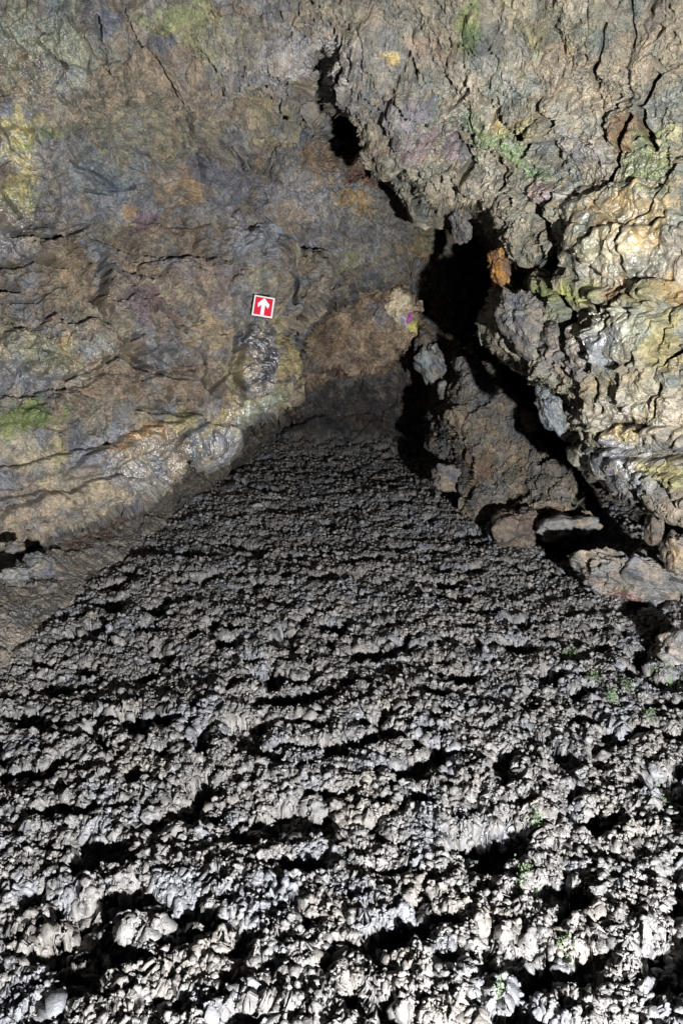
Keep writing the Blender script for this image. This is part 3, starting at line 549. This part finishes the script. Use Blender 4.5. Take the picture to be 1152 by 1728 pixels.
VF = (BIG + NB.reshape(-1, 3) * (clink * (1 - tb) * (1 - tf) + bankd * tb * (1 - tf) + fard * tf)[:, None]).astype(f32)
VF[:, 0] += (perlin(F3, 22, 571) * 0.014 + perlin(F3, 60, 573) * 0.005) * (1 - tf)
VF[:, 1] += (perlin(F3, 22, 572) * 0.014 + perlin(F3, 60, 574) * 0.005) * (1 - tf)
FC = [(0.146, 0.142, 0.137), (0.158, 0.152, 0.144), (0.146, 0.151, 0.163), (0.17, 0.157, 0.142)]
colf = base_cols(F3, 20, FC, 3.0)
colf *= (0.75 + 0.3 * b_[:, 2:3] + 0.2 * c_[:, 2:3])
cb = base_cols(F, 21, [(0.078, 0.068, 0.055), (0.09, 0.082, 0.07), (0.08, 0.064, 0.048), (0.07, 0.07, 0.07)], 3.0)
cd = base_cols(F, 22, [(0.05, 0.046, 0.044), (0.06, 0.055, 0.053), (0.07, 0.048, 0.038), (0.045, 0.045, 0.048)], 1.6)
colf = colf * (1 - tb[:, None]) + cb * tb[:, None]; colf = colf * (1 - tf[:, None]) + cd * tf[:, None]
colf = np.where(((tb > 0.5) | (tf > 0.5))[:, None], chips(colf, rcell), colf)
wetf = np.clip(0.25 + 0.3 * wob, 0, 1)
QF = grid_quads(*YY.shape)
qi = QF[:, 0]
isbank = (tb[qi] > 0.5) & (tf[qi] < 0.5); isfar = tf[qi] >= 0.5
tag(submesh('cave_floor', VF, QF, ~isbank & ~isfar, M_FLOOR, colf, wetf), 'grey clinkery lava rubble floor of the passage', kind='structure')
tag(submesh('cave_floor_edge', VF, QF, isbank, M_FLOOR, colf, wetf), 'rock under the side bank', kind='structure')
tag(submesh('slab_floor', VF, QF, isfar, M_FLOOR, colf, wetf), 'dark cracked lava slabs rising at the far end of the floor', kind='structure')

# ------------------------------------------------------------------ loose clinker on the floor
def ico(sub):
    import bmesh
    bm = bmesh.new(); bmesh.ops.create_icosphere(bm, subdivisions=sub, radius=1.0)
    V = np.array([v.co[:] for v in bm.verts], f32); T = np.array([[v.index for v in f.verts] for f in bm.faces], np.int32); bm.free()
    return V, T
rng = np.random.default_rng(7)
HG = VF.reshape(YY.shape + (3,))
STEEP = blur(blur(np.abs(np.gradient(HG[..., 2], axis=0)) / (np.abs(np.gradient(YY, axis=0)) + 1e-5), 2, 0), 2, 1).ravel()
def protos(sub, n, seed):
    V, T = ico(sub); out = []
    for i in range(n):
        o = V + rng.uniform(-50, 50, 3).astype(f32)
        wk = worley(o, 1.1, seed + i)
        r = 1 + 0.45 * perlin(o, 0.9, seed + i) + 0.75 * (0.5 - wk[:, 0]) + 0.16 * perlin(o, 2.6, seed + 40 + i)
        out.append(V * r[:, None])
    return np.array(out), T
def scatter(n, smin, smax, sub, ymin, ymax, seed):
    PV, T = protos(sub, 10, seed)
    # sample floor vertices (the grid is denser near the camera) away from the hollows
    cand = np.where((tb < 0.3) & (tf < 0.3) & (y > ymin) & (y < ymax) & (hollow < 0.6) & (np.abs(x) < 0.55 * y + 0.5))[0]
    p = (y[cand] ** 0.7) * (0.15 + sstep(-0.25, 0.35, perlin(F[cand], 7, seed + 5)))
    p = p * (0.7 + 1.2 * sstep(0.6, 2.5, STEEP[cand]))
    idx = rng.choice(cand, n, replace=False, p=p / p.sum())
    k = rng.integers(0, 10, n); sc = (smin + (smax - smin) * rng.random(n) ** 2.2) * np.clip(0.6 + y[idx] * 0.14, 0.7, 1.5)
    q = rng.normal(size=(n, 4)); q /= np.linalg.norm(q, axis=1, keepdims=True); a_, b, c, d = q.T
    Rm = np.stack([np.stack([1 - 2 * (c * c + d * d), 2 * (b * c - a_ * d), 2 * (b * d + a_ * c)], -1), np.stack([2 * (b * c + a_ * d), 1 - 2 * (b * b + d * d), 2 * (c * d - a_ * b)], -1), np.stack([2 * (b * d - a_ * c), 2 * (c * d + a_ * b), 1 - 2 * (b * b + c * c)], -1)], 1)
    stretch = rng.uniform(0.7, 1.3, (n, 1, 3)); stretch[:, :, 0] *= 1.12
    V = np.einsum('nij,nkj->nki', Rm, PV[k]) * stretch * sc[:, None, None]
    V += VF[idx][:, None, :] + np.array([0, 0, 1])[None, None, :] * (sc * rng.uniform(-0.45, 0.3, n))[:, None, None]
    Tn = (T[None] + (np.arange(n) * PV.shape[1])[:, None, None]).reshape(-1, 3)
    c = colf[idx] / (0.75 + 0.3 * b_[idx, 2:3] + 0.2 * c_[idx, 2:3]) * rng.uniform(0.8, 1.3, (n, 1))
    return V.reshape(-1, 3), Tn, np.repeat(c, PV.shape[1], 0)
sets = [scatter(500, 0.010, 0.021, 3, 1.0, 6.0, 600), scatter(26000, 0.0055, 0.0125, 2, 0.9, 8.3, 620), scatter(60000, 0.003, 0.0065, 1, 0.9, 6.0, 640)]
off = 0; Vs = []; Ts = []; Cs = []
for v_, t_, c2_ in sets:
    Vs.append(v_); Ts.append(t_ + off); Cs.append(c2_); off += len(v_)
Vs = np.concatenate(Vs).astype(f32); Cs = np.concatenate(Cs)
Vs += np.stack([perlin(Vs, 75, 651), perlin(Vs, 75, 652), perlin(Vs, 75, 653)], -1) * 0.006 + np.stack([perlin(Vs, 190, 654), perlin(Vs, 190, 655), perlin(Vs, 190, 656)], -1) * 0.002
tag(new_mesh('loose_clinker', Vs, np.concatenate(Ts), M_FLOOR, Cs, np.full(len(Vs), 0.3)), 'loose grey clinker rubble strewn over the passage floor', kind='stuff')

# ------------------------------------------------------------------ boulders
def boulder(name, px, py, z, rx, ry, rz, rot, pal, label, seed, sub=5, amp=0.6, patches=None, group=None, wet=0.2, sq=0.75, cat='rock'):
    """rx, ry half sizes in photo px at distance z, rz half depth in metres; rot = roll in degrees"""
    V, T = ico(sub)
    c = unproj(np.float64(px), np.float64(py), z)
    V = np.sign(V) * np.abs(V) ** sq; V /= np.maximum(np.linalg.norm(V, axis=1, keepdims=True), 1e-6) ** 0.6
    sx, sy = rx / FPX * z, ry / FPX * z
    o = V * 1.3 + seed * 7.7
    V = V * (1 + 0.42 * perlin(o, 0.9, seed) + 0.26 * perlin(o, 1.9, seed + 1))[:, None]
    a = math.radians(rot); L = V * np.array([sx, rz, sy])
    Lx = L[:, 0] * math.cos(a) + L[:, 2] * math.sin(a); Lz = -L[:, 0] * math.sin(a) + L[:, 2] * math.cos(a)
    # local frame: across, along the view, up in the picture
    B = np.array([[1, 0, 0], [0, CP, -SP], [0, SP, CP]])
    Pm = np.stack([Lx, L[:, 1], Lz], -1) @ B
    nrm = Pm / (np.linalg.norm(Pm, axis=1, keepdims=True) + 1e-9)
    W = (Pm + c).astype(f32)
    d, cells = rock_disp(W, amp * 1.35, seed + 2000)
    Vw = W + nrm * (d - d.mean())[:, None]
    col = base_cols(W, seed + 2000, pal, 5.0)
    fx, fy, _z = to_px(W)
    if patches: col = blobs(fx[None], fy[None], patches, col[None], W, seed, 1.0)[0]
    col = chips(col, cells)
    base = np.array([c[0], c[1], Vw[:, 2].min()])
    o = new_mesh(name, Vw - base, T, M_STONE, col, np.full(len(Vw), wet)); o.location = base
    return tag(o, label, cat, group)
G1 = [(0.15, 0.145, 0.135), (0.18, 0.17, 0.15), (0.24, 0.20, 0.15), (0.12, 0.125, 0.14)]
G2 = [(0.22, 0.22, 0.21), (0.26, 0.255, 0.24), (0.28, 0.24, 0.19), (0.18, 0.2, 0.23)]
G3 = [(0.15, 0.125, 0.10), (0.18, 0.155, 0.125), (0.21, 0.165, 0.12), (0.12, 0.11, 0.11)]
gr = 'loose boulders along the right edge of the floor'
boulder('boulder', 1062, 966, 3.95, 98, 38, 0.20, 8, G1, 'long flat-topped grey boulder with a rusty red front edge, beside the rubble', 1, 6, 0.75, [(1020, 990, 60, 16, 25, (0.22, 0.155, 0.11), .7), (1060, 1005, 26, 12, 20, (0.19, 0.11, 0.10), .8), (1090, 940, 40, 14, 0, (0.26, 0.27, 0.29), .6)], gr, 0.5)
boulder('boulder', 880, 895, 4.95, 34, 34, 0.16, 20, G3, 'reddish brown angular boulder at the foot of the outcrop, left of the pale capped one', 2, 5, 0.7, [(885, 890, 30, 30, 0, (0.18, 0.12, 0.105), .7)], gr)
boulder('boulder', 950, 888, 4.75, 48, 20, 0.18, -8, G2, 'pale grey flat stone beside the black cleft, under the outcrop', 3, 5, 0.6, None, gr)
boulder('boulder', 833, 893, 5.1, 13, 20, 0.06, 0, [(0.16, 0.19, 0.24)] * 4, 'small upright bluish stone at the top right rim of the rubble floor', 4, 4, 0.35, None, gr)
boulder('boulder', 763, 802, 5.9, 27, 22, 0.13, 10, G1, 'round grey stone at the lower left corner of the outcrop', 5, 5, 0.6, None, gr)
boulder('boulder', 1146, 1088, 3.3, 34, 30, 0.12, -30, G2, 'pale pinkish grey boulder cut off by the right edge of the picture', 6, 5, 0.45, [(1140, 1090, 40, 30, 0, (0.30, 0.26, 0.23), .7)], gr)
boulder('boulder', 1138, 930, 3.6, 17, 34, 0.09, -12, G3, 'narrow upright ochre stone between the long flat boulder and the right wall', 7, 5, 0.45, [(1138, 935, 20, 34, 0, (0.25, 0.19, 0.11), .8)], gr, 0.5)
boulder('boulder', 1103, 885, 3.7, 11, 26, 0.07, 8, G3, 'thin dark red brown stone standing at the mouth of the black cleft', 8, 4, 0.4, None, gr)
boulder('boulder', 724, 618, 6.6, 20, 30, 0.16, -25, G2, 'bluish white jagged rock above the far right corner of the floor', 9, 5, 0.7, [(722, 620, 20, 20, 0, (0.22, 0.27, 0.27), .7)], None, 0.5)
boulder('boulder', 748, 655, 6.3, 8, 13, 0.06, 0, G2, 'small pale stone perched on the dark edge just left of the outcrop top', 10, 4, 0.4, None, None, 0.4)
boulder('boulder', 716, 578, 6.7, 14, 16, 0.10, 20, G1, 'small dark grey rock touching the right tip of the crumbly brown block', 11, 4, 0.5)
boulder('boulder', 880, 545, 3.95, 30, 54, 0.16, -28, G1, 'jagged grey lumpy rock jutting from the cleft beside the wet right wall', 12, 6, 0.6, [(878, 520, 22, 30, 0, (0.22, 0.23, 0.24), .6)], None, 0.3)
boulder('boulder', 928, 562, 3.75, 11, 16, 0.06, 10, G1, 'small rounded grey stone wedged in a black hollow of the right wall', 13, 4, 0.45)
boulder('boulder', 930, 694, 3.85, 15, 40, 0.07, -28, [(0.13, 0.15, 0.16), (0.16, 0.17, 0.17), (0.2, 0.2, 0.18), (0.1, 0.12, 0.13)], 'blue grey wedge of rock clinging to the edge of the black cleft', 14, 5, 0.5, None, None, 0.6)
boulder('hanging_rock', 776, 376, 4.3, 13, 26, 0.08, -18, G1, 'knobbly grey rock hanging from the roof lip at the top of the dark recess', 15, 5, 0.6)
boulder('hanging_rock', 838, 450, 4.15, 13, 30, 0.08, -10, [(0.38, 0.19, 0.05), (0.42, 0.24, 0.08), (0.2, 0.1, 0.05), (0.15, 0.1, 0.08)], 'hanging rock coloured bright orange deep in the dark recess', 16, 5, 0.7)  # bright orange tones mixed with brown in the rock colour
boulder('boulder', 28, 970, 3.6, 22, 13, 0.07, -5, G2, 'bluish white smooth stone under the left wall at the left edge of the picture', 17, 5, 0.35, None, 'stones under the left wall')
boulder('boulder', 74, 955, 3.7, 24, 18, 0.09, 10, G1, 'rough grey brown stone under the left wall, right of the bluish white one', 18, 5, 0.5, None, 'stones under the left wall')
boulder('boulder', 22, 924, 3.65, 14, 9, 0.05, 0, G1, 'small stone in the dark slot between left wall and bank', 19, 4, 0.4, None, 'stones under the left wall')

# ------------------------------------------------------------------ arrow sign
def box_mesh(name, poly, y0, y1, mat, parent, bev=0.0):
    """a polygon in the local x-z plane given thickness between y0 and y1"""
    import bmesh
    bm = bmesh.new()
    f = bm.faces.new([bm.verts.new((px, y0, pz)) for px, pz in poly])
    r = bmesh.ops.extrude_face_region(bm, geom=[f])
    for v in r['geom']:
        if isinstance(v, bmesh.types.BMVert): v.co.y = y1
    bmesh.ops.recalc_face_normals(bm, faces=bm.faces)
    if bev: bmesh.ops.bevel(bm, geom=bm.edges[:], offset=bev, segments=2, affect='EDGES')
    me = bpy.data.meshes.new(name); bm.to_mesh(me); bm.free(); me.materials.append(mat)
    o = bpy.data.objects.new(name, me); COL.objects.link(o); o.parent = parent
    return o
near_sign = (np.abs(PX - 444) < 24) & (np.abs(PY - 517) < 24)
_, _, zs = to_px(VAULT[near_sign]); zsig = float(zs.min()) - 0.02
sz = 34.6 / FPX * zsig
sg = bpy.data.objects.new('direction_sign', None); COL.objects.link(sg)
sg.location = unproj(np.float64(444.3), np.float64(517.3), zsig)
sg.rotation_euler = (Matrix.Rotation(math.radians(5), 3, 'Z') @ Matrix.Rotation(-PITCH, 3, 'X') @ Matrix.Rotation(math.radians(9.8), 3, 'Y')).to_euler()
tag(sg, 'square red sign with a white upward arrow and white border on the cave wall', 'sign')
hs = sz / 2
box_mesh('sign_panel', [(-hs, -hs), (hs, -hs), (hs, hs), (-hs, hs)], 0.0, 0.005, plain_mat('white_plastic', (0.72, 0.72, 0.74), 0.35), sg, 0.001)
r_ = hs * 0.855
box_mesh('red_field', [(-r_, -r_), (r_, -r_), (r_, r_), (-r_, r_)], -0.0012, 0.001, plain_mat('red_print', (0.60, 0.006, 0.03), 0.4), sg)
ar = [(-0.19, -0.84), (0.16, -0.84), (0.16, 0.14), (0.48, -0.16), (0.58, 0.22), (0.0, 0.84), (-0.58, 0.22), (-0.50, -0.16), (-0.19, 0.14)]
box_mesh('arrow', [(hs * a, hs * b) for a, b in ar], -0.0026, -0.0008, plain_mat('white_print', (0.76, 0.76, 0.78), 0.4), sg)
box_mesh('bracket', [(-0.012, -0.012), (0.012, -0.012), (0.012, 0.012), (-0.012, 0.012)], 0.0045, 0.11, plain_mat('dull_metal', (0.12, 0.12, 0.12), 0.5), sg)

# ------------------------------------------------------------------ moss tufts on the rubble
def moss_mat():
    m = plain_mat('moss_leaf', (0.12, 0.175, 0.09), 0.6); return m
M_MOSS = moss_mat()
FGp = VF.reshape(-1, 3); mx_, my_, mz_ = to_px(FGp)
MOSS = [(888, 1468, 22, 'large bright green moss tuft on the lit rock below the biggest black hollow'), (903, 1376, 12, 'small faint moss tuft on pale rubble above the large moss tuft'),
        (1126, 1134, 30, 'widest moss patch, pale green, near the right edge of the picture'), (968, 1100, 15, 'moss tuft farthest from the viewer, near the long flat boulder'),
        (996, 1139, 12, 'small moss tuft just below the farthest one'), (1056, 1151, 15, 'moss tuft to the left of the widest patch'), (1038, 1178, 13, 'yellowish moss tuft below and left of the widest patch'),
        (1103, 1209, 15, 'moss tuft straight below the widest patch by the right edge'), (841, 1716, 14, 'moss tuft at the bottom edge of the picture'), (958, 1614, 14, 'pale moss tuft beside a black hollow near the bottom right'), (1110, 1338, 16, 'faint moss tuft at the right edge, halfway down the rubble')]
for i, (mx, my, rp, lb) in enumerate(MOSS):
    dd = (mx_ - mx) ** 2 + (my_ - my) ** 2; near = np.where(dd < 30)[0]
    k0 = near[np.argmin(mz_[near])]; c = FGp[k0]; rad = rp / FPX * mz_[k0]
    nl = int(50 + rp * 6); rg = np.random.default_rng(90 + i)
    rr = rad * rg.random(nl) ** 0.6 * rg.uniform(0.5, 1.15, nl); th = rg.random(nl) * 6.283
    cx = c[0] + rr * np.cos(th) * 0.9; cy = c[1] + rr * np.sin(th) * 1.7
    # each leaf sits on the floor vertex nearest to it
    reg = np.where((np.abs(FGp[:, 0] - c[0]) < rad * 1.4) & (np.abs(FGp[:, 1] - c[1]) < rad * 2.4))[0][::2]
    R_ = FGp[reg]; hz = np.array([R_[np.argmin((R_[:, 0] - a) ** 2 + (R_[:, 1] - b) ** 2), 2] for a, b in zip(cx, cy)])
    ln = rg.uniform(0.004, 0.010, nl); an = rg.random(nl) * 6.283; up = rg.uniform(0.3, 1.3, nl)
    d = np.stack([np.cos(an) * np.cos(up), np.sin(an) * np.cos(up), np.sin(up)], -1) * ln[:, None]; sd_ = np.stack([-np.sin(an), np.cos(an), 0 * an], -1) * (ln * 0.38)[:, None]
    b0 = np.stack([cx, cy, hz + rg.uniform(0.012, 0.03, nl)], -1)
    Vm = np.stack([b0, b0 + d * 0.55 + sd_, b0 + d, b0 + d * 0.55 - sd_], 1).reshape(-1, 3)
    # a low cushion ties the leaves together
    nb = 9; gxx, gyy = np.meshgrid(np.linspace(-1, 1, nb), np.linspace(-1, 1, nb)); gxx = gxx.ravel() * rad; gyy = gyy.ravel() * rad * 1.7
    hb = np.array([R_[np.argmin((R_[:, 0] - c[0] - a) ** 2 + (R_[:, 1] - c[1] - b) ** 2), 2] for a, b in zip(gxx, gyy)]) + 0.002
    cush = np.stack([c[0] + gxx, c[1] + gyy, hb], -1)
    q = np.concatenate([np.arange(nl * 4).reshape(-1, 4), grid_quads(nb, nb) + nl * 4]); Vm = np.concatenate([Vm, cush])
    o = new_mesh('moss_tuft', Vm - c, q, M_MOSS); o.location = c; tag(o, lb, 'moss', 'moss tufts on the rubble floor')
